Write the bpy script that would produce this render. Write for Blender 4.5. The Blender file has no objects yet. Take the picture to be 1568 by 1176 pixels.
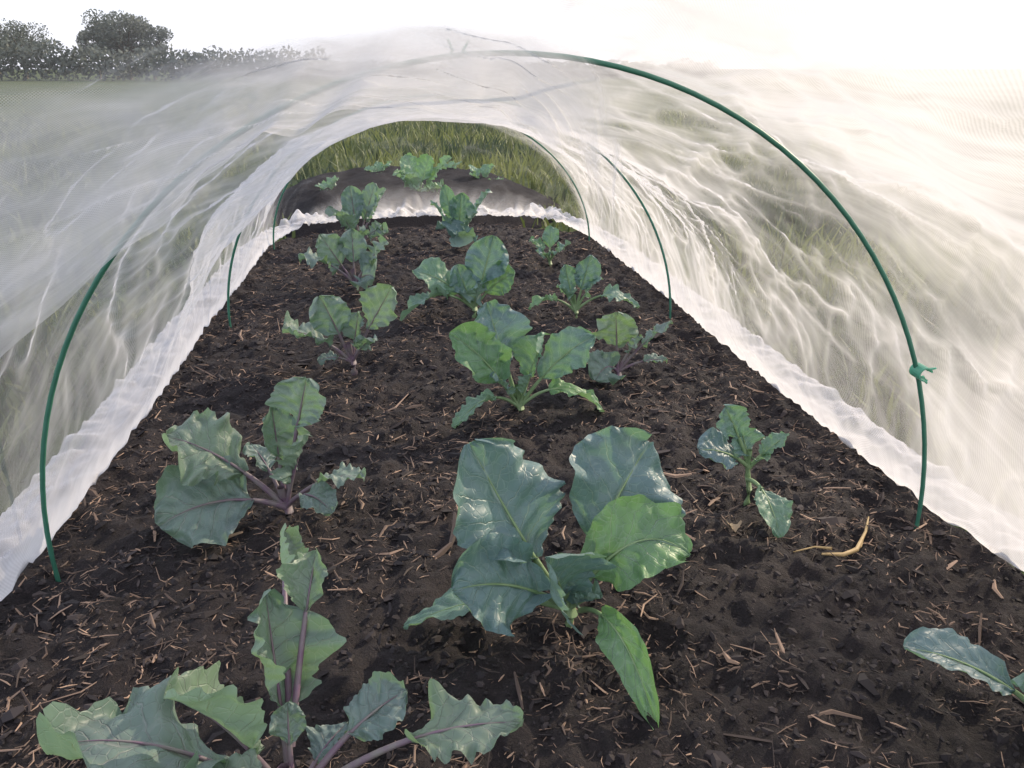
import bpy, math, random
from mathutils import Vector, Matrix, noise
random.seed(7)
V=Vector
scn=bpy.context.scene
def link(o): bpy.context.collection.objects.link(o); return o
def mesh_obj(name,verts,faces,mat,smooth=True,uvs=None,attrs=None,parent=None,mats=None,midx=None):
    me=bpy.data.meshes.new(name); me.from_pydata([tuple(v) for v in verts],[],faces); 
    if uvs is not None:
        l=me.uv_layers.new(name="UVMap"); flat=[]
        for lp in me.loops: flat.extend(uvs[lp.vertex_index])
        l.data.foreach_set("uv",flat)
    if attrs:
        for k,a in attrs.items():
            at=me.attributes.new(k,'FLOAT','POINT'); at.data.foreach_set("value",a)
    if smooth: me.polygons.foreach_set("use_smooth",[True]*len(me.polygons))
    if mats:
        for m in mats: me.materials.append(m)
        me.polygons.foreach_set("material_index",midx)
    else: me.materials.append(mat)
    me.update()
    o=link(bpy.data.objects.new(name,me))
    if parent: o.parent=parent
    return o
def N(x,y=0,z=0): return noise.noise(V((x,y,z)))
def fbm(x,y,z=0,o=4):
    s=0;a=1
    for i in range(o):
        s+=a*noise.noise(V((x,y,z))); x*=2.03;y*=2.03;z+=7.1;a*=.5
    return s
def lerp(a,b,t): return a+(b-a)*t
def sm(a,b,x):
    t=max(0,min(1,(x-a)/(b-a))); return t*t*(3-2*t)
def interp(tab,s):
    if s<=tab[0][0]: return tab[0][1:]
    for i in range(len(tab)-1):
        if s<=tab[i+1][0]:
            t=(s-tab[i][0])/(tab[i+1][0]-tab[i][0]); t=t*t*(3-2*t)*.5+t*.5
            return [lerp(p,q,t) for p,q in zip(tab[i][1:],tab[i+1][1:])]
    return tab[-1][1:]
# ---------- node helpers
def newmat(name):
    m=bpy.data.materials.new(name); m.use_nodes=True; nt=m.node_tree; nt.nodes.clear()
    out=nt.nodes.new("ShaderNodeOutputMaterial"); return m,nt,out
class G:
    def __init__(s,nt): s.nt=nt
    def n(s,t,**k):
        x=s.nt.nodes.new(t)
        for a,b in k.items(): setattr(x,a,b)
        return x
    def L(s,a,b): s.nt.links.new(a,b)
    def setin(s,sock,v):
        if isinstance(v,bpy.types.NodeSocket): s.L(v,sock)
        else: sock.default_value=v
    def math(s,op,a,b=0.0,c=0.0,clamp=False):
        x=s.n("ShaderNodeMath",operation=op,use_clamp=clamp)
        s.setin(x.inputs[0],a); s.setin(x.inputs[1],b); s.setin(x.inputs[2],c); return x.outputs[0]
    def mix(s,f,a,b,bt='MIX'):
        x=s.n("ShaderNodeMix",data_type='RGBA',blend_type=bt)
        s.setin(x.inputs[0],f)
        s.setin(x.inputs[6],a if isinstance(a,bpy.types.NodeSocket) else (*a,1)); s.setin(x.inputs[7],b if isinstance(b,bpy.types.NodeSocket) else (*b,1))
        return x.outputs[2]
    def noise(s,vec,scale,detail=4,rough=.55,out=0):
        x=s.n("ShaderNodeTexNoise"); 
        if vec is not None: s.L(vec,x.inputs["Vector"])
        x.inputs["Scale"].default_value=scale; x.inputs["Detail"].default_value=detail; x.inputs["Roughness"].default_value=rough
        return x.outputs[out]
    def ramp(s,f,a,b,c0=0.0,c1=1.0):
        x=s.n("ShaderNodeMapRange"); s.setin(x.inputs[0],f)
        x.inputs[1].default_value=a;x.inputs[2].default_value=b;x.inputs[3].default_value=c0;x.inputs[4].default_value=c1
        return x.outputs[0]
    def bump(s,h,strength,dist):
        x=s.n("ShaderNodeBump"); s.L(h,x.inputs["Height"]); x.inputs["Strength"].default_value=strength; x.inputs["Distance"].default_value=dist
        return x.outputs[0]
    def attr(s,name): return s.n("ShaderNodeAttribute",attribute_name=name).outputs["Fac"]
# ---------- camera
cam=bpy.data.cameras.new("camera"); co=link(bpy.data.objects.new("camera",cam)); scn.camera=co
cam.sensor_width=36; cam.lens=36*1184/1568; cam.clip_start=.02; cam.clip_end=2000
co.location=(-.14,0,.6); co.rotation_euler=(math.radians(90-22.2),0,math.radians(-8.2))
# ---------- light
sd=V((.80,.50,.46)).normalized()
el=math.asin(sd.z); az=math.atan2(sd.x,sd.y)
w=bpy.data.worlds.new("World"); scn.world=w; w.use_nodes=True
nt=w.node_tree; bg=nt.nodes["Background"]; sky=nt.nodes.new("ShaderNodeTexSky"); sky.sky_type='NISHITA'; sky.sun_disc=False
sky.sun_elevation=el; sky.sun_rotation=az; sky.dust_density=1.5; sky.air_density=1.0; sky.ozone_density=1.5
mxw=nt.nodes.new("ShaderNodeMix"); mxw.data_type='RGBA'; mxw.inputs[0].default_value=.65; mxw.inputs[7].default_value=(9.7,9.9,11.4,1)
nt.links.new(sky.outputs[0],mxw.inputs[6]); nt.links.new(mxw.outputs[2],bg.inputs[0]); bg.inputs[1].default_value=.15
sl=bpy.data.lights.new("sun",'SUN'); sl.energy=5; sl.angle=math.radians(.6); sl.color=(1,.82,.60)
so=link(bpy.data.objects.new("sun",sl)); so.rotation_euler=(-sd).to_track_quat('-Z','Y').to_euler()
scn.view_settings.view_transform='Standard'; scn.view_settings.look='None'; scn.view_settings.exposure=0
# ---------- materials
def mat_soil(name,c1,c2,spec=.35):
    m,nt,out=newmat(name); g=G(nt); co_=g.n("ShaderNodeTexCoord").outputs["Object"]
    n1=g.noise(co_,7,5); n2=g.noise(co_,190,6,.75); n3=g.noise(co_,55,5,.65)
    c=g.mix(g.ramp(n1,.35,.68),c1,c2)
    c=g.mix(g.ramp(n2,.56,.72),c,tuple(x*2.1 for x in c2))
    c=g.mix(g.ramp(n3,.3,.5,.8,0),c,(.008,.007,.009))
    h=g.math('ADD',g.math('MULTIPLY',n3,1.2),n2)
    b=g.n("ShaderNodeBsdfPrincipled"); g.L(c,b.inputs["Base Color"]); b.inputs["Roughness"].default_value=.8
    b.inputs["Specular IOR Level"].default_value=spec
    g.L(g.bump(h,1.0,.012),b.inputs["Normal"]); g.L(b.outputs[0],out.inputs[0]); return m
soil=mat_soil("compost",(.022,.018,.021),(.040,.031,.032))
soil2=mat_soil("dark_compost",(.012,.011,.014),(.022,.019,.022),.08)
def mat_simple(name,c,rough=.6,var=None,scale=50,trans=0,attr=None):
    m,nt,out=newmat(name); g=G(nt); co_=g.n("ShaderNodeTexCoord").outputs["Object"]
    b=g.n("ShaderNodeBsdfPrincipled"); b.inputs["Roughness"].default_value=rough
    f=g.noise(co_,scale,3) if attr is None else g.attr(attr)
    col=g.mix(g.ramp(f,.3,.7) if attr is None else f,c,var or tuple(x*.5 for x in c))
    g.L(col,b.inputs["Base Color"])
    if trans:
        t=g.n("ShaderNodeBsdfTranslucent"); g.L(col,t.inputs[0]); mx=g.n("ShaderNodeMixShader"); mx.inputs[0].default_value=trans
        g.L(b.outputs[0],mx.inputs[1]); g.L(t.outputs[0],mx.inputs[2]); g.L(mx.outputs[0],out.inputs[0])
    else: g.L(b.outputs[0],out.inputs[0])
    return m
def mat_net():
    m,nt,out=newmat("net_mesh"); g=G(nt)
    uv=g.n("ShaderNodeUVMap").outputs[0]
    wn=g.n("ShaderNodeTexNoise"); g.L(uv,wn.inputs["Vector"]); wn.inputs["Scale"].default_value=3; wn.inputs["Detail"].default_value=2
    vm=g.n("ShaderNodeVectorMath",operation='MULTIPLY_ADD'); g.L(wn.outputs["Color"],vm.inputs[0]); vm.inputs[1].default_value=(.16,.16,0); g.L(uv,vm.inputs[2])
    uv2=vm.outputs[0]
    def streak(rot,sx,sy,sc):
        mp=g.n("ShaderNodeMapping"); g.L(uv2,mp.inputs[0]); mp.inputs["Rotation"].default_value=(0,0,rot); mp.inputs["Scale"].default_value=(sx,sy,1)
        return g.noise(mp.outputs[0],sc,5,.6)
    s1=streak(0,9,1.4,1.5); s2=streak(.12,34,2.6,1.5)
    s3=g.noise(uv,5,5)
    k=g.math('MULTIPLY',g.ramp(s1,.32,.72,.78,1.25),g.ramp(s2,.35,.7,.88,1.15))
    k=g.math('MULTIPLY',k,g.ramp(s3,.3,.7,.65,1.35))
    sp=g.n("ShaderNodeSeparateXYZ"); g.L(uv,sp.inputs[0])
    wv=g.math('MULTIPLY',g.math('SINE',g.math('MULTIPLY',sp.outputs[0],2600)),g.math('SINE',g.math('MULTIPLY',sp.outputs[1],2600)))
    k=g.math('MULTIPLY',k,g.math('MULTIPLY_ADD',wv,.22,1.0))
    cov=g.math('MULTIPLY',g.attr("dens"),k)
    cov=g.math('MINIMUM',cov,.93)
    geo=g.n("ShaderNodeNewGeometry")
    dp=g.n("ShaderNodeVectorMath",operation='DOT_PRODUCT'); g.L(geo.outputs["Normal"],dp.inputs[0]); g.L(geo.outputs["Incoming"],dp.inputs[1])
    cs=g.math('MAXIMUM',g.math('ABSOLUTE',dp.outputs["Value"]),.22)
    al=g.math('SUBTRACT',1.0,g.math('POWER',g.math('SUBTRACT',1.0,cov),g.math('DIVIDE',1.0,cs)))
    d=g.n("ShaderNodeBsdfDiffuse"); d.inputs[0].default_value=(.78,.78,.82,1)
    t=g.n("ShaderNodeBsdfTranslucent"); t.inputs[0].default_value=(.87,.86,.85,1)
    mx=g.n("ShaderNodeMixShader"); mx.inputs[0].default_value=.5; g.L(d.outputs[0],mx.inputs[1]); g.L(t.outputs[0],mx.inputs[2])
    tr=g.n("ShaderNodeBsdfTransparent"); m2=g.n("ShaderNodeMixShader"); g.L(al,m2.inputs[0]); g.L(tr.outputs[0],m2.inputs[1]); g.L(mx.outputs[0],m2.inputs[2])
    g.L(m2.outputs[0],out.inputs[0]); return m
net=mat_net()
def mat_leaf(name,topA,topB,vein,purple=0.0):
    m,nt,out=newmat(name); g=G(nt)
    uv=g.n("ShaderNodeUVMap").outputs[0]; sp=g.n("ShaderNodeSeparateXYZ"); g.L(uv,sp.inputs[0])
    s=g.math('ABSOLUTE',sp.outputs[0]); t=sp.outputs[1]
    tone=g.attr("tone"); oc=g.n("ShaderNodeTexCoord").outputs["Object"]
    n=g.noise(oc,25,3)
    warp=g.math('MULTIPLY',g.math('SUBTRACT',g.noise(oc,40,2),.5),.10)
    sg=g.math('SIGN',sp.outputs[0])
    ph=g.math('ADD',g.math('MULTIPLY',g.math('SUBTRACT',t,g.math('MULTIPLY',g.math('POWER',s,.8),.34)),5.5),g.math('MULTIPLY',warp,7))
    ph=g.math('MULTIPLY_ADD',sg,.22,ph)
    fr=g.math('ABSOLUTE',g.math('SUBTRACT',g.math('FRACT',ph),.5))
    lw=g.math('MULTIPLY_ADD',s,-.035,.055)
    lat=g.math('SUBTRACT',1.0,g.math('DIVIDE',fr,lw),clamp=True)
    mid=g.ramp(g.math('ADD',s,g.math('MULTIPLY',t,.03)),.02,.07,1,0)
    vor=g.n("ShaderNodeTexVoronoi",feature='DISTANCE_TO_EDGE'); g.L(oc,vor.inputs["Vector"]); vor.inputs["Scale"].default_value=95
    net_=g.ramp(vor.outputs[0],0,.07,.3,0)
    vv=g.math('MAXIMUM',mid,g.math('MAXIMUM',g.math('MULTIPLY',lat,.85),net_))
    base=g.mix(tone,topA,topB)
    base=g.mix(g.ramp(n,.3,.7,0,.4),base,tuple(x*.65 for x in topA))
    if purple:
        base=g.mix(g.math('MULTIPLY',g.ramp(n,.5,.7),.15),base,(.14,.12,.15))
    base=g.mix(g.math('MULTIPLY',vv,.65),base,vein)
    geo=g.n("ShaderNodeNewGeometry")
    back=g.mix(.5,base,(.26,.36,.32))
    col=g.mix(geo.outputs["Backfacing"],base,back)
    b=g.n("ShaderNodeBsdfPrincipled"); g.L(col,b.inputs["Base Color"]); b.inputs["Roughness"].default_value=.44
    b.inputs["Specular IOR Level"].default_value=.55
    h=g.math('SUBTRACT',g.math('MULTIPLY',n,.3),vv)
    nb=g.bump(h,.7,.0018); g.L(nb,b.inputs["Normal"])
    tl=g.n("ShaderNodeBsdfTranslucent"); tc=g.mix(.5,col,(.26,.52,.06)); tc=g.mix(g.math('MULTIPLY',vv,.4),tc,(.35,.5,.15)); g.L(tc,tl.inputs[0])
    mx=g.n("ShaderNodeMixShader"); mx.inputs[0].default_value=.28; g.L(b.outputs[0],mx.inputs[1]); g.L(tl.outputs[0],mx.inputs[2])
    g.L(mx.outputs[0],out.inputs[0]); return m
leafM=mat_leaf("cabbage_leaf",(.135,.225,.26),(.16,.32,.12),(.42,.54,.50))
leafK=mat_leaf("kohlrabi_leaf",(.165,.245,.25),(.25,.33,.18),(.40,.42,.42),1)
stemM=mat_simple("green_stem",(.24,.34,.18),.5,(.15,.25,.11))
stemK=mat_simple("purple_stem",(.16,.09,.15),.5,(.20,.19,.17))
# ---------- leaves
def tube(verts,faces,pts,rads,seg=8):
    b0=len(verts)
    for i,p in enumerate(pts):
        T=(pts[min(i+1,len(pts)-1)]-pts[max(i-1,0)]).normalized()
        a=T.cross(V((0,0,1))); a=a.normalized() if a.length>.05 else V((1,0,0)); b=T.cross(a)
        for k in range(seg):
            th=2*math.pi*k/seg; verts.append(p+(a*math.cos(th)+b*math.sin(th))*rads[i])
    for i in range(len(pts)-1):
        for k in range(seg):
            k2=(k+1)%seg; faces.append((b0+i*seg+k,b0+i*seg+k2,b0+(i+1)*seg+k2,b0+(i+1)*seg+k))
class Plant:
    def __init__(s,name,base,kind):
        s.name=name; s.b=V(base); s.kind=kind; s.v=[];s.f=[];s.uv=[];s.tone=[];s.mi=[]
    def addtube(s,pts,rads,seg=8):
        n0=len(s.v); f0=len(s.f); tube(s.v,s.f,pts,rads,seg); k=len(s.v)-n0
        s.uv+= [(0,0)]*k; s.tone+=[0]*k; s.mi+=[1]*(len(s.f)-f0)
    def leaf(s,tip,w,arch=.03,pet=.35,roll=0,cup=.25,tone=0,lobe=None,base=(0,0,.015),wav=1.0,fold=0,shape=1.2,hint=None,curl=0):
        kind=s.kind
        if lobe is None: lobe=1 if kind=='k' else 0
        seed=random.random()*100
        P0=s.b+V(base); P2=s.b+V(tip); C=(P0+P2)/2+V((0,0,arch))
        def B(t): return P0*(1-t)**2+C*2*t*(1-t)+P2*t*t
        def D(t): return ((C-P0)*(1-t)+(P2-C)*t).normalized()
        n=9; r0=.0025*(1+w*6); pts=[B(pet*1.02*i/(n-1)) for i in range(n)]
        s.addtube(pts,[r0*(1.15-.4*i/(n-1)) for i in range(n)])
        rad=V((tip[0],tip[1],0)); rad=rad.normalized() if rad.length>.005 else V((0,1,0))
        nu,nv=14,40; n0=len(s.v)
        L=(P2-P0).length*(1-pet)
        for j in range(nv+1):
            q=j/nv; t=pet+(1-pet)*q
            T=D(t); up=V(hint) if hint else V((0,0,1))-rad*.6
            Nn=(up-T*up.dot(T)); Nn=Nn.normalized(); S=T.cross(Nn).normalized()
            R=Matrix.Rotation(roll+.25*math.sin(q*2+seed),3,T); Nn=R@Nn; S=R@S
            prof=max(0,math.sin(math.pi*min(1,q**shape)))**.6
            prof=max(prof,.04)
            if q>=1: prof=.12
            c=B(t)
            for i in range(-nu,nu+1):
                a=i/nu; sa=1 if a>0 else -1; e=abs(a)
                edge=1+(.17*N(q*4.5,sa*3,seed+9) + .08*N(q*16,sa*3,seed+9))*lobe*.9
                if kind!='k': edge+=.10*N(q*4,sa*3,seed+3)+.03*N(q*18,sa*3,seed+13)
                wd=w*.5*prof*edge
                x=a*wd
                z=cup*wd*(e**1.7) + wav*w*(.08*e*e*math.sin(q*10+sa*1.7+seed)+.16*e**2*N(q*5,a*1.5,seed+4)*2+.09*e**4*N(q*14,sa*3,seed+31)*2)
                z+= w*.05*N(q*6,a*3,seed+20) - .012*w*math.exp(-(a/.07)**2)*2
                z+= w*.014*math.cos((q-e**.8*.34)*5.5*2*math.pi)*min(1,e*4)
                z-= curl*w*max(0,q-.6)**2*3
                if fold: x*=math.cos(fold*e); z+=wd*e*math.sin(fold*e)
                back=e*L*.10*(1 if q<.5 else (1-q)*2)
                s.v.append(c+S*x+Nn*z-T*back*prof*0.8)
                s.uv.append((a,q)); s.tone.append(min(1,max(0,tone+.12*N(seed,q*2))))
        m=2*nu+1
        for j in range(nv):
            for i in range(2*nu):
                k=n0+j*m+i; s.f.append((k,k+1,k+m+1,k+m)); s.mi.append(0)
        pts=[B(pet+(1-pet)*q/10*.9)-Nn*.0006 for q in range(11)]
        s.addtube(pts,[r0*.55*(1-q/11) for q in range(11)],6)
    def stem(s,h,r=.006):
        pts=[s.b+V((0,0,-.02+ (h+.02)*i/5)) +V((.004*math.sin(i),.003*math.cos(i*2),0)) for i in range(6)]
        s.addtube(pts,[r*(1.1-.3*i/5) for i in range(6)])
    def done(s):
        k=s.kind=='k'
        me=mesh_obj(s.name,[v-s.b for v in s.v],s.f,None,uvs=s.uv,attrs={"tone":s.tone},mats=[leafK,stemK] if k else [leafM,stemM],midx=s.mi)
        me.location=s.b; return me
Z0=.0
def K(x,y): return Plant("kohlrabi_plant",(x,y,Z0),'k')
def C(x,y): return Plant("cabbage_plant",(x,y,Z0),'c')
# K1
p=K(-.257,.50); p.stem(.06,.007)
p.leaf((-.022,.105,.160),.075,.01,.42,cup=.3,tone=.35,lobe=2.4,fold=.6,roll=.35,wav=1.5)
p.leaf((.022,.135,.18),.045,.02,.62,cup=.3,tone=.5,lobe=2.5,fold=.6,base=(0,.02,.06))
p.leaf((-.018,.205,.16),.035,.03,.72,cup=.3,tone=.5,lobe=2.5,fold=.8,base=(0,.02,.06),roll=.8)
p.leaf((-.175,.0,.11),.13,.06,.25,cup=.1,tone=.3,lobe=.8,wav=1.4)
p.leaf((-.075,-.025,.17),.06,.05,.3,cup=.5,tone=.6,lobe=2,roll=.5,fold=.4)
p.leaf((-.055,-.06,.07),.06,.08,.4,tone=.55,lobe=1.8)
p.leaf((.195,-.02,.10),.055,.05,.52,tone=.5,lobe=2,cup=.1,wav=1.9)
p.leaf((.10,.04,.09),.055,.03,.5,tone=.1)
p.leaf((.045,.05,.05),.04,.02,.4,tone=.0,lobe=1.4)
p.leaf((.0,.03,.10),.03,.02,.5,tone=.2)
p.done()
# K2
p=K(-.324,1.0); p.stem(.05,.007)
p.leaf((-.150,.01,.135),.12,.04,.34,tone=.5,cup=.3,lobe=1.4,hint=(.1,-.6,.8),wav=1.5)
p.leaf((-.160,-.05,.03),.135,.05,.26,tone=.2,cup=.05,lobe=.6,hint=(0,-.5,1))
p.leaf((.045,.02,.205),.085,.02,.60,tone=.3,lobe=.9,hint=(-.2,-.8,.4))
p.leaf((.045,-.01,.135),.065,.03,.40,tone=.6,fold=.8,lobe=1.5)
p.leaf((-.01,.04,.16),.06,.0,.5,tone=.2,fold=.7)
p.leaf((.115,-.01,.06),.06,.04,.42,tone=.35,lobe=1.5)
p.leaf((.07,-.05,.03),.05,.05,.4,tone=.2,lobe=1.2)
p.leaf((-.05,.06,.09),.05,.03,.45,tone=.1)
p.leaf((.02,.0,.10),.05,.0,.45,tone=.5,fold=.5)
p.done()
# K3
p=K(-.258,1.589); p.stem(.06,.007)
p.leaf((-.135,-.02,.10),.10,.04,.3,tone=.4)
p.leaf((-.055,0,.165),.085,.01,.4,tone=.2,hint=(.2,-.8,.5))
p.leaf((.095,0,.18),.09,.01,.42,tone=.5,hint=(-.3,-.8,.5))
p.leaf((.05,-.04,.08),.06,.02,.35,tone=.1)
p.leaf((-.07,-.02,.03),.035,.02,.4,tone=.1)
p.leaf((.02,.03,.12),.06,.01,.4,tone=.3,fold=.5)
p.done()
# K4
p=K(-.28,2.25); p.stem(.06,.008)
p.leaf((-.15,-.02,.10),.11,.05,.3,tone=.3)
p.leaf((.06,-.06,.05),.11,.03,.3,tone=.1,hint=(0,-.6,.7))
p.leaf((.10,0,.14),.09,.02,.35,tone=.3)
p.leaf((-.09,.02,.16),.08,.0,.4,tone=.4,hint=(0,-.8,.5))
p.leaf((.0,.04,.17),.08,.0,.4,tone=.2,hint=(0,-.8,.5))
p.done()
p=K(-.293,2.84); p.stem(.08,.009)
for i in range(9):
    a=i*2.4; r=.05+.06*random.random(); p.leaf((r*math.cos(a)*1.2,r*math.sin(a),.20-.07*(i%3)+.02*random.random()),.08,.01,.35,tone=random.random()*.5,lobe=1.4)
p.done()
# M1
p=C(.03,.72); p.stem(.05,.008)
p.leaf((-.105,.07,.205),.145,-.015,.34,tone=.05,hint=(.45,-.75,.45),cup=.3,wav=1.0)
p.leaf((.12,.10,.175),.155,.035,.32,tone=.0,hint=(-.1,-.75,.6),cup=.15,wav=.8)
p.leaf((.138,-.012,.085),.095,.105,.18,tone=.9,hint=(.1,-.75,.65),cup=.45,wav=.8,shape=1)
p.leaf((-.135,-.035,.082),.11,.04,.28,tone=.1,hint=(.1,-.6,.8),cup=.15)
p.leaf((-.035,-.04,.115),.085,.015,.15,tone=.1,hint=(.5,-.9,.1),cup=.6,fold=.4)
p.leaf((-.19,.0,.012),.065,.05,.42,tone=.45,cup=.2,wav=.5,shape=.8)
p.leaf((.052,-.172,.002),.042,.085,.30,tone=1.0,cup=.35,wav=.6,hint=(-.5,-.5,.6),shape=.9,base=(.012,-.01,.02))
p.leaf((.01,-.01,.06),.03,.01,.3,tone=.6,fold=.6)
p.leaf((-.01,.02,.08),.035,.01,.3,tone=.6,fold=.6)
p.leaf((.03,-.03,.05),.035,.01,.3,tone=.3,fold=.4)
p.done()
# M2
p=C(.061,1.303); p.stem(.06,.007)
p.leaf((-.05,.07,.20),.11,.0,.42,tone=.1,hint=(.1,-.8,.5))
p.leaf((-.125,.0,.165),.09,.04,.28,tone=.8,hint=(.2,-.7,.7),shape=1)
p.leaf((.14,.0,.15),.085,.04,.30,tone=.4,hint=(-.2,-.7,.7))
p.leaf((.05,.03,.15),.07,.0,.4,tone=.7,fold=.5)
p.leaf((-.055,-.03,.09),.05,.02,.3,tone=.1)
p.leaf((.02,-.02,.09),.035,.01,.3,tone=.5,fold=.5)
p.leaf((-.125,-.06,.008),.05,.075,.40,tone=.6,shape=.9)
p.leaf((.155,-.03,.01),.05,.085,.35,tone=.95,shape=.9)
p.done()
# M3
p=C(.039,1.95); p.stem(.06,.008)
p.leaf((-.195,-.05,.0),.07,.11,.35,tone=.4,shape=.9)
p.leaf((-.155,0,.12),.10,.05,.25,tone=.6,hint=(.1,-.7,.7))
p.leaf((.11,.0,.11),.08,.03,.3,tone=.8,hint=(0,-.7,.7))
p.leaf((.06,.03,.20),.11,.0,.35,tone=.1,hint=(-.2,-.8,.4))
p.leaf((-.04,.02,.13),.08,.0,.3,tone=.2,hint=(.1,-.8,.4))
p.leaf((.01,-.03,.09),.07,.0,.3,tone=.3)
p.done()
p=C(.063,2.78); p.stem(.08,.008)
p.leaf((-.01,-.07,.06),.15,.05,.25,tone=.1,hint=(0,-.7,.6))
p.leaf((-.09,.0,.17),.08,.02,.3,tone=.5)
p.leaf((.02,.03,.19),.09,.0,.3,tone=.3,hint=(0,-.8,.4))
p.leaf((.12,.0,.20),.08,.03,.35,tone=.2)
p.leaf((.07,-.02,.13),.08,.02,.3,tone=.5)
p.leaf((-.04,.02,.22),.06,.0,.4,tone=.4,hint=(0,-.8,.4))
p.done()
# R plants
p=C(.346,.941); p.stem(.09,.0045)
b=(0,0,.06)
p.leaf((-.048,.0,.16),.05,.01,.45,tone=.3,base=b,hint=(.1,-.8,.5))
p.leaf((-.085,-.01,.10),.065,.02,.25,tone=.0,base=b,hint=(0,-.6,.8),wav=.5)
p.leaf((-.015,.01,.12),.055,.005,.3,tone=.2,base=b,hint=(.1,-.8,.5),wav=.6)
p.leaf((.055,.0,.11),.04,.01,.3,tone=.6,base=b,wav=.6)
p.leaf((.02,-.02,.085),.03,.01,.3,tone=.6,base=b,wav=.6)
p.leaf((.005,-.105,.008),.055,.04,.38,tone=.5,base=(0,0,.04),wav=.5)
p.done()
p=K(.291,1.453); p.stem(.05,.006)
p.leaf((-.06,-.05,.02),.08,.04,.25,tone=.2,hint=(0,-.6,.7),lobe=.3)
p.leaf((-.01,.0,.145),.09,.01,.4,tone=.7,hint=(0,-.8,.4))
p.leaf((.11,.0,.12),.045,.02,.45,tone=.2)
p.leaf((.10,-.02,.045),.04,.02,.5,tone=.3)
p.leaf((-.09,.0,.06),.05,.03,.35,tone=.2)
p.leaf((.05,.0,.09),.05,.02,.4,tone=.3)
p.done()
p=C(.298,1.89); p.stem(.06,.006)
p.leaf((-.125,-.01,.03),.045,.06,.4,tone=1,shape=.9)
p.leaf((.165,-.01,.02),.06,.08,.4,tone=.4,shape=.9)
p.leaf((-.03,.0,.14),.06,.0,.35,tone=.2,hint=(0,-.8,.4))
p.leaf((.04,.01,.16),.07,.0,.4,tone=.1,hint=(0,-.8,.4))
p.leaf((.06,-.02,.11),.05,.02,.35,tone=.3)
p.leaf((-.05,-.02,.09),.05,.02,.35,tone=.5)
p.done()
p=C(.339,2.46); p.stem(.04,.006)
for a,r,z,t in ((0,.07,.07,.3),(1.3,.05,.12,.5),(2.6,.07,.08,.6),(3.9,.06,.05,.2),(5.2,.06,.06,.4)):
    p.leaf((r*math.cos(a),r*math.sin(a),z),.055,.02,.3,tone=t)
p.done()
p=C(.455,.50); p.stem(.05,.007)
p.leaf((-.14,.03,.088),.06,.03,.22,tone=.0,cup=.3,wav=.4)
p.leaf((-.035,-.02,.10),.06,.02,.3,tone=.3,wav=.6,hint=(-.5,-.6,.4))
p.leaf((-.02,-.07,.05),.07,.04,.3,tone=.1,wav=.5)
p.leaf((.08,.02,.1),.06,.03,.3,tone=.2)
p.done()
p=C(-.04,4.03); p.stem(.08,.01); p.b.z=-.03
for i in range(9):
    a=i*2.4; r=.08+.08*random.random(); p.leaf((r*math.cos(a)*1.3,r*math.sin(a),.22-.07*(i%3)),.11,.03,.3,tone=.9)
p.done()
for (x_,y_,s_) in ((-.50,4.2,.7),(.34,4.5,.8),(-.25,4.9,.7),(.18,5.0,.6)):  # weeds on the second bed, built with the cabbage leaf shapes
    p=C(x_,y_); p.b.z=-.04; p.stem(.05,.008)
    for i in range(7):
        a=i*2.4+x_; r=(.06+.07*random.random())*s_; p.leaf((r*math.cos(a)*1.3,r*math.sin(a),(.16-.05*(i%3))*s_),.08*s_,.03,.3,tone=.7)
    p.done()
# ---------- soil bed
def bedz(x,y):
    ex=min(x+.70,.66-x); ey=3.26-y-.25*max(0,abs(x+.02)-.3)*3
    d=min(ex,ey)
    fall=0 if d>.05 else -(.05-d)*.9
    return max(fall,-.12)+.015*fbm(x*5,y*5,3,3)+.013*fbm(x*24,y*24,8,4)
nx,ny=270,640; vs=[];fs=[]
for j in range(ny+1):
    y=-.3+3.75*j/ny
    for i in range(nx+1):
        x=-.82+1.6*i/nx; vs.append((x,y,bedz(x,y)))
for j in range(ny):
    for i in range(nx):
        k=j*(nx+1)+i; fs.append((k,k+1,k+nx+2,k+nx+1))
mesh_obj("soil_bed",vs,fs,soil)
def chips(name,n,reg,lmin,lmax,wmin,wmax,mat,zf,clump=True,lift=.003):
    vs=[];fs=[];tn=[]
    c=0
    while c<n:
        x=random.uniform(reg[0],reg[1]); y=reg[2]+(reg[3]-reg[2])*random.random()**1.35
        if clump and fbm(x*5,y*5,21,3)+.25*random.gauss(0,1)<.02: continue
        c+=1
        sc=math.exp(random.gauss(-.4,.6))
        L=random.uniform(lmin,lmax)*sc; W=random.uniform(wmin,wmax)*sc**.7; a=random.uniform(0,math.pi*2)
        d=V((math.cos(a),math.sin(a),random.gauss(0,.3))).normalized(); s_=V((-math.sin(a),math.cos(a),random.gauss(0,.5))).normalized(); u=d.cross(s_)
        p=V((x,y,zf(x,y)+lift*random.random())); k=len(vs); bend=random.gauss(0,.15)*L
        for t in (-1,0,1):
            q=p+d*L*.5*t+s_*bend*t*t; ww=W*(.5 if t else 1)*.5
            vs+= [q-s_*ww,q+u*ww*.7,q+s_*ww,q-u*ww*.5]
        for r in range(2):
            for m in range(4):
                m2=(m+1)%4; fs.append((k+r*4+m,k+r*4+m2,k+r*4+4+m2,k+r*4+4+m))
        fs.append((k,k+3,k+2,k+1)); fs.append((k+8,k+9,k+10,k+11))
        tn+=[random.random()**2.4]*12
    return mesh_obj(name,vs,fs,mat,smooth=False,attrs={"tone":tn})
chipM=mat_simple("wood_fibre",(.045,.032,.028),.75,(.46,.31,.22),attr="tone")
chips("wood_chip_mulch",23000,(-.64,.62,.3,3.2),.006,.022,.0008,.0026,chipM,bedz)
chips("wood_chip_mulch",500,(-.64,.62,.3,3.0),.010,.028,.003,.007,chipM,bedz,lift=.006)
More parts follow.
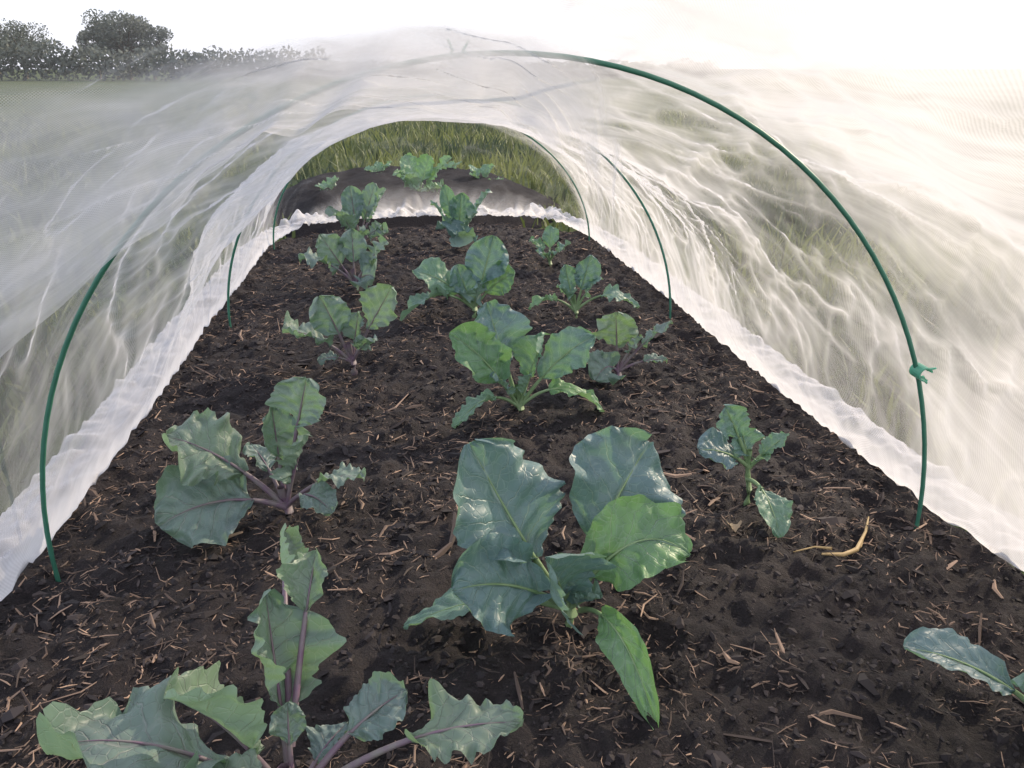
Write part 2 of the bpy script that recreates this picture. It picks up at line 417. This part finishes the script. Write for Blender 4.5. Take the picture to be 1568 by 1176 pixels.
crM=mat_simple("soil_crumb",(.014,.011,.013),.85,(.055,.043,.042),attr="tone")
chips("soil_crumbs",17000,(-.66,.64,.3,3.2),.003,.011,.003,.009,crM,bedz,clump=False)
strawM=mat_simple("dry_straw",(.55,.40,.20),.6,(.38,.26,.11),scale=90)
vs=[];fs=[]
def pxy(x,y,z): return V((x,y,bedz(x,y)+z))
tube(vs,fs,[pxy(.392,.80,.006),pxy(.42,.795,.008),pxy(.445,.805,.009),pxy(.475,.835,.006),pxy(.492,.858,.012)],[.0015,.003,.003,.002,.001])
tube(vs,fs,[pxy(.405,.80,.008),pxy(.39,.815,.008),pxy(.36,.815,.003)],[.002,.0012,.0008])
tube(vs,fs,[pxy(.425,.798,.01),pxy(.455,.812,.011),pxy(.47,.83,.006)],[.002,.002,.001])
mesh_obj("dry_straw",vs,fs,strawM)
vs=[];fs=[]
for i in range(7):
    for j in range(5):
        a=i/6-.5;b=j/4-.5; vs.append((.30+.022*a,.875+.016*b*(1-2*abs(a)*.7),bedz(.3,.875)+.008+.01*a*a*4+.006*N(i*.5,j*.5)))
for i in range(6):
    for j in range(4): k=i*5+j; fs.append((k,k+1,k+6,k+5))
mesh_obj("fallen_leaf",vs,fs,mat_simple("dead_leaf",(.45,.36,.24),.7,(.3,.22,.14)))
# ---------- hoops
greenM=mat_simple("green_coated_steel",(.035,.15,.10),.45,(.05,.19,.13))
CX=-.02
def hoop(y0,y1,w_,h):
    vs=[];fs=[];pts=[]
    for i in range(61):
        a=math.pi*i/60; x=CX+w_*math.cos(a); t=(1+math.cos(a))/2
        pts.append(V((x,lerp(y0,y1,t)+.01*math.sin(2*a),h*math.sin(a))))
    pts=[pts[0]-V((0,0,.12))]+pts+[pts[-1]-V((0,0,.12))]
    tube(vs,fs,pts,[.0030]*len(pts),10)
    return mesh_obj("garden_hoop",vs,fs,greenM)
hoop(.90,.845,.58,.615); hoop(1.93,1.83,.555,.545); hoop(2.83,2.78,.57,.475)
clipM=mat_simple("green_plastic_clip",(.14,.45,.32),.35,(.16,.52,.38),trans=.4)
def clip(x,y,z,ang):
    vs=[];fs=[]
    pts=[V((.012*math.cos(t),0,.012*math.sin(t))) for t in [math.radians(a) for a in range(40,330,20)]]
    for i in range(len(pts)-1):
        k=len(vs); a,b_=pts[i],pts[i+1]; o=V((0,.012,0))
        for r in (1.0,1.22): vs+=[a*r-o,b_*r-o,b_*r+o,a*r+o]
        fs+=[(k,k+1,k+2,k+3),(k+7,k+6,k+5,k+4),(k,k+4,k+5,k+1),(k+3,k+2,k+6,k+7)]
    tube(vs,fs,[V((.009,0,-.007)),V((.026,0,-.016))],[.003,.002],6); tube(vs,fs,[V((.009,0,.009)),V((.026,0,.018))],[.003,.002],6)
    o=mesh_obj("netting_clip",vs,fs,clipM,smooth=False); o.location=(x,y,z); o.rotation_euler=(0,ang,0); o.scale=(.65,.9,.65)
clip(.519,.85,.235,.4); clip(-.07,.885,.611,-1.5)
# ---------- netting canopy
st=[(-.9,1.35,1.25),(-.3,1.15,1.12),(.2,.88,.95),(.5,.70,.80),(.72,.625,.67),(.87,.607,.63),(1.1,.60,.575),(1.4,.595,.52),(1.65,.595,.515),(1.88,.60,.53),(2.1,.595,.50),(2.4,.59,.465),(2.8,.585,.455),(2.95,.565,.43),(3.08,.54,.33),(3.17,.51,.18),(3.23,.49,.05),(3.29,.46,.02),(3.38,.44,.015)]
NU,NV=330,560
vs=[];uv=[];dn=[]
for j in range(NV+1):
    y=-.9+4.28*j/NV
    w_,h=interp(st,y)
    endf=sm(2.8,2.95,y)
    for i in range(NU+1):
        u=i/NU
        if u<.06: a=math.pi; ext=(.06-u)/.06
        elif u>.94: a=0; ext=(u-.94)/.06
        else: a=math.pi*(1-(u-.06)/.88); ext=0
        ca,sa=math.cos(a),math.sin(a); side=-1 if u<.5 else 1
        x=CX+w_*ca; z=h*(sa**.92 if sa>0 else 0)
        n=V((ca/w_,0,sa/h)).normalized()
        arc=(a-math.pi/2); k=abs(arc)*.62
        sgn=-1 if arc>0 else 1
        p1=y+k*.9+.22*N(y*1.3,arc*1.1,30)+.06*N(y*5,arc*3,31)
        q=arc*.8
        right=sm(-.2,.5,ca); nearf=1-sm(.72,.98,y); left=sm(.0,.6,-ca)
        mask=sm(-.2,.4,N(y*2.2,arc*1.6,40))
        big=N(p1*1.8,q*1.3,2)*.7+N(p1*4,q*2.0,5)*.35
        r1=1-abs(N(p1*6,q*2.0,9))*2.6; r1=max(0,r1)**4*mask
        r2=1-abs(N(p1*15+2*N(q*4,y*2,1),q*3.0,14))*2.6; r2=max(0,r2)**4*(1-.6*mask)
        cr=1-abs(fbm(x*3.5+9,y*4.5,z*3.5+side,4))*2.4; cr=max(0,cr)**5
        cr2=1-abs(fbm(x*9+3,y*9,z*9+side,3))*2.6; cr2=max(0,cr2)**4
        soft=1-.7*nearf*right
        amp=min(1,sa*3)*lerp(1,.35,endf)*lerp(1,.4,sm(.8,.97,sa))
        disp=amp*(.045*big+(.006*r1+.003*r2)*soft+.008*cr+.005*cr2*right+.009*fbm(x*6,y*6,z*6,4))
        # sag between hoops on the flanks
        disp-= .03*amp*max(0,math.sin((y-.87)*math.pi/1.0))**2*(1 if .87<y<1.87 else 0)*sm(.2,.6,abs(ca))
        x+=n.x*disp; z+=n.z*disp
        if ext>0:
            x+=side*ext*.10; z=.012+.024*abs(fbm(x*13,y*13,2,3))
        elif sa<.1:
            z+=lerp(.012,0,sa/.1)+.022*abs(fbm(x*14,y*14,4,2))*(1-sa/.1)
        if y>3.15: z+=.05*sm(3.15,3.25,y)*abs(fbm(x*12,y*16,4,3))
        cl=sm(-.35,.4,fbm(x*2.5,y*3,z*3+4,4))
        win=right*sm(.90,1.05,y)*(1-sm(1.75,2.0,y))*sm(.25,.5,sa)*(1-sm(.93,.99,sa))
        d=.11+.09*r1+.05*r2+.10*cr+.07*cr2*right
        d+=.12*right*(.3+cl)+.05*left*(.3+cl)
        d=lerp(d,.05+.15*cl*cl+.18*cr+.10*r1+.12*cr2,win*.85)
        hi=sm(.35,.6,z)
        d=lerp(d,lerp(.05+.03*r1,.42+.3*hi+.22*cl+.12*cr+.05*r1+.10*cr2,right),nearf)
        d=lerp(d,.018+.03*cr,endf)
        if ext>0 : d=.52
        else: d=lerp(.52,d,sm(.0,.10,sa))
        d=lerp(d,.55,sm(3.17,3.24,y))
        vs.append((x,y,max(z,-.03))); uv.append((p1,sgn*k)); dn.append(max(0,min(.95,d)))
fs=[]
for j in range(NV):
    for i in range(NU):
        k=j*(NU+1)+i; fs.append((k,k+1,k+NU+2,k+NU+1))
netp=link(bpy.data.objects.new("insect_netting",None))
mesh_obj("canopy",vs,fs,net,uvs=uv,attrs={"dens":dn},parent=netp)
# gathered front edge bunched back under the hoop
Lw=[(-.526,.70,.332),(-.39,.72,.442),(-.302,.75,.515),(-.248,.78,.543),(-.174,.82,.559),(-.076,.84,.556),(-.019,.86,.55),(.05,1.0,.504),(.131,1.2,.416),(.25,1.5,.26),(.45,2.0,.04)]
Up=[(-.39,.52,.60),(-.327,.62,.605),(-.239,.70,.625),(-.171,.73,.637),(-.112,.75,.642),(-.065,.77,.642),(.0,.79,.635),(.085,.85,.60),(.165,1.05,.51),(.28,1.40,.36),(.47,1.85,.10)]
def cr_(P,s):
    n=len(P)-1; s=max(0,min(n-1e-6,s)); i=int(s); t=s-i
    g=lambda k:V(P[max(0,min(n,k))])
    a,b,c,d=g(i-1),g(i),g(i+1),g(i+2)
    return .5*((2*b)+(c-a)*t+(2*a-5*b+4*c-d)*t*t+(3*b-a-3*c+d)*t**3)
vs=[];uv=[];dn=[];A,Bn=400,90
for i in range(A+1):
    s=9.6*i/A
    lo=cr_(Lw,s); up=cr_(Up,s)
    for j in range(Bn+1):
        t=j/Bn; p=lo.lerp(up,t)
        wob=N(s*.6,t*3+s*.4,3)*.014+ max(0,1-abs(N(s*.5,t*6+s*.7,8))*2.2)**3*.006+ max(0,1-abs(N(s*.7,t*16+s*1.1,28))*2.2)**3*.0015
        sag=-.012*math.sin(math.pi*t)
        e=N(s*1.7,0,5)*.012*(1-t)
        wob*=sm(1.0,.85,t) if t>.85 else 1
        p=p+V((0,-.5*wob,.6*wob+sag+e))
        r=max(0,1-abs(N(s*.45,t*4+s*.5,18))*2.2)**3
        lf=1-sm(5.9,7.4,s)
        d=.03+.16*r+.28*lf+.24*math.exp(-(t/.15)**2)*(.6+.4*lf)
        d+=.20*lf*math.exp(-((t-.35)/.2)**2)*(.6+.8*N(s*.8,3,7))
        d+=.32*sm(2,3.5,s)*lf*sm(.2,.5,t)
        d*=1 if t<.85 else sm(0,1,(1-t)/.15)
        d*=lerp(lf*.5,1,sm(0,1,t/.18))
        d*=1-sm(7.8,9.3,s)
        if s<2 : d*=lerp(.6,1,s/2) if t<.3 else 1
        vs.append(p); uv.append((t*.35+s*.02,s*.12)); dn.append(max(0,min(.85,d)))
fs=[(i*(Bn+1)+j,i*(Bn+1)+j+1,(i+1)*(Bn+1)+j+1,(i+1)*(Bn+1)+j) for i in range(A) for j in range(Bn)]
mesh_obj("gathered_fold",vs,fs,net,uvs=uv,attrs={"dens":dn},parent=netp)
# ---------- ground
def mat_ground():
    m,nt,out=newmat("meadow"); g=G(nt); oc=g.n("ShaderNodeTexCoord").outputs["Object"]
    n1=g.noise(oc,.6,4); n2=g.noise(oc,5,5)
    c=g.mix(g.ramp(n1,.35,.65),(.035,.065,.020),(.09,.105,.035)); c=g.mix(g.ramp(n2,.4,.7,0,.6),c,(.035,.04,.022))
    b=g.n("ShaderNodeBsdfPrincipled"); g.L(c,b.inputs["Base Color"]); b.inputs["Roughness"].default_value=.9
    b.inputs["Specular IOR Level"].default_value=.1
    g.L(g.bump(n2,.6,.05),b.inputs["Normal"]); g.L(b.outputs[0],out.inputs[0]); return m
gM=mat_ground()
vs=[];fs=[];R=[-900,-300,-120,-60,-30,-15,-8,-5,-3,-2,-1,0,1,2,3,5,8,15,30,60,120,300,900]
for a in R:
    for b_ in R: vs.append((b_,a,-.13 + (.0 if abs(a)+abs(b_)<20 else .3*N(a*.03,b_*.03))))
n_=len(R)
for j in range(n_-1):
    for i in range(n_-1): k=j*n_+i; fs.append((k,k+1,k+n_+1,k+n_))
mesh_obj("ground",vs,fs,gM)
vs=[];fs=[]
for j in range(61):
    for i in range(61):
        a=i/30-1;b_=j/30-1; r=(abs(a)**2+abs(b_)**2)**.5
        x=-.10+.92*a;y=4.5+1.1*b_; vs.append((x,y,-.15+.17*max(0,min(1,(1-r)*2.5))+.02*fbm(x*8,y*8,1,4)))
for j in range(60):
    for i in range(60): k=j*61+i; fs.append((k,k+1,k+62,k+61))
mesh_obj("soil_bed",vs,fs,soil2)
def grass(name,n,f,hmin,hmax,mat):
    vs=[];fs=[];tn=[]
    c=0
    while c<n:
        x,y=f()
        if -.88<x<.84 and -1<y<3.6: continue
        if (abs((x+.10)/.92)**2+abs((y-4.5)/1.1)**2)<.85+.25*N(x*4,y*4): continue
        c+=1
        h=random.uniform(hmin,hmax)*(1+.8*N(x*1.5,y*1.5)); a=random.uniform(0,6.28); wv=.004+.004*random.random()+.0006*abs(y)
        if y<5.5 and abs(x+.1)<1.2: h*=.55
        lx,ly=random.gauss(0,.4)*h,random.gauss(0,.4)*h; k=len(vs); ca,sa=math.cos(a)*wv,math.sin(a)*wv
        vs+=[(x-ca,y-sa,-.13),(x+ca,y+sa,-.13),(x+lx*.4-ca*.7,y+ly*.4-sa*.7,-.13+h*.6),(x+lx*.4+ca*.7,y+ly*.4+sa*.7,-.13+h*.6),(x+lx,y+ly,-.13+h)]
        fs+=[(k,k+1,k+3,k+2),(k+2,k+3,k+4)]
        t=min(1,max(0,.35+(.15 if y>5.4 else 0)+N(x*.9,y*.9)*1.3+random.gauss(0,.2))); tn+=[t]*5  # far grass gets a yellower tone, sunlight painted into its colour
    return mesh_obj(name,vs,fs,mat,smooth=False,attrs={"tone":tn})
grM=mat_simple("grass_blade",(.030,.060,.022),.6,(.18,.21,.06),attr="tone",trans=.35)
def f1():
    y=.5+16*random.random()**1.8; return (random.uniform(-1,1)*(1.2+y*.9),y)
grass("grass",50000,f1,.07,.20,grM)
wd=mat_simple("weathered_wood",(.42,.40,.36),.8,(.28,.26,.24))
for x,y,h in ((-3.0,5.2,.55),(-2.2,3.6,.42),(-4.4,7.6,.7)):
    vs=[];fs=[]; tube(vs,fs,[V((x,y,-.15)),V((x+.01,y,h*.5)),V((x+.02,y,h))],[.012,.012,.010],8); mesh_obj("garden_stake",vs,fs,wd)
# ---------- trees
folM=mat_simple("hazed_foliage",(.07,.09,.08),.7,(.13,.15,.12),attr="tone",trans=.2)  # distance haze is put into the leaf colour, paler and greyer
barkM=mat_simple("bark",(.10,.08,.06),.9)
def leafcloud(vs,fs,tn,c,rx,ry,rz,n,sz):
    for _ in range(n):
        d=V((random.gauss(0,1),random.gauss(0,1),random.gauss(0,1))).normalized()*random.random()**.4
        p=c+V((d.x*rx,d.y*ry,d.z*rz)); 
        a=V((random.gauss(0,1),random.gauss(0,1),random.gauss(0,1))).normalized(); b_=a.orthogonal().normalized(); k=len(vs); q=sz*random.uniform(.6,1.4)
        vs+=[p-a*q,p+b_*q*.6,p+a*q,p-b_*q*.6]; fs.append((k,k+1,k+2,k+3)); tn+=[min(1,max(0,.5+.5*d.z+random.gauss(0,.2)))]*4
def tree(x,y,h,r):
    pr=link(bpy.data.objects.new("tree",None)); pr.location=(x,y,0)
    vs=[];fs=[]; tube(vs,fs,[V((0,0,-.3)),V((.1,0,h*.3)),V((0,.1,h*.75))],[h*.035,h*.028,h*.012])
    cl=[];
    for i in range(9):
        a=i*2.4; hh=h*random.uniform(.4,.85); e=V((math.cos(a)*r*random.uniform(.3,.8),math.sin(a)*r*.6,hh)); tube(vs,fs,[V((0,0,h*.3)),e*.6+V((0,0,h*.15)),e],[h*.015,h*.01,h*.004],5); cl.append(e)
    mesh_obj("trunk",vs,fs,barkM,parent=pr)
    vs=[];fs=[];tn=[]
    for e in cl+[V((0,0,h*.85)),V((0,0,h*.6))]:
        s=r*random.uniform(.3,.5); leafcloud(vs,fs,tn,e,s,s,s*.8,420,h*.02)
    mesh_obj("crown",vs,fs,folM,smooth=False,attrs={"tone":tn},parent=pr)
tree(-.407*70,70,3.9,2.6); tree(-.435*72,72,3.6,2.6); tree(-.33*68,68,3.5,1.3); tree(-.297*66,66,4.4,2.2); tree(-.275*66,67,3.6,1.8); tree(-.315*66,67,3.9,1.8)
vs=[];fs=[];tn=[]
for i in range(120):
    b_=-.62+i*.0085; Y=62+3*N(i*.3); hgt=max(1.7,2.4-1.5*(b_+.45)/.40)+N(i*.5)*.6 if b_<-.08 else 1.0+.4*N(i*.3)
    hgt=min(hgt,2.6)
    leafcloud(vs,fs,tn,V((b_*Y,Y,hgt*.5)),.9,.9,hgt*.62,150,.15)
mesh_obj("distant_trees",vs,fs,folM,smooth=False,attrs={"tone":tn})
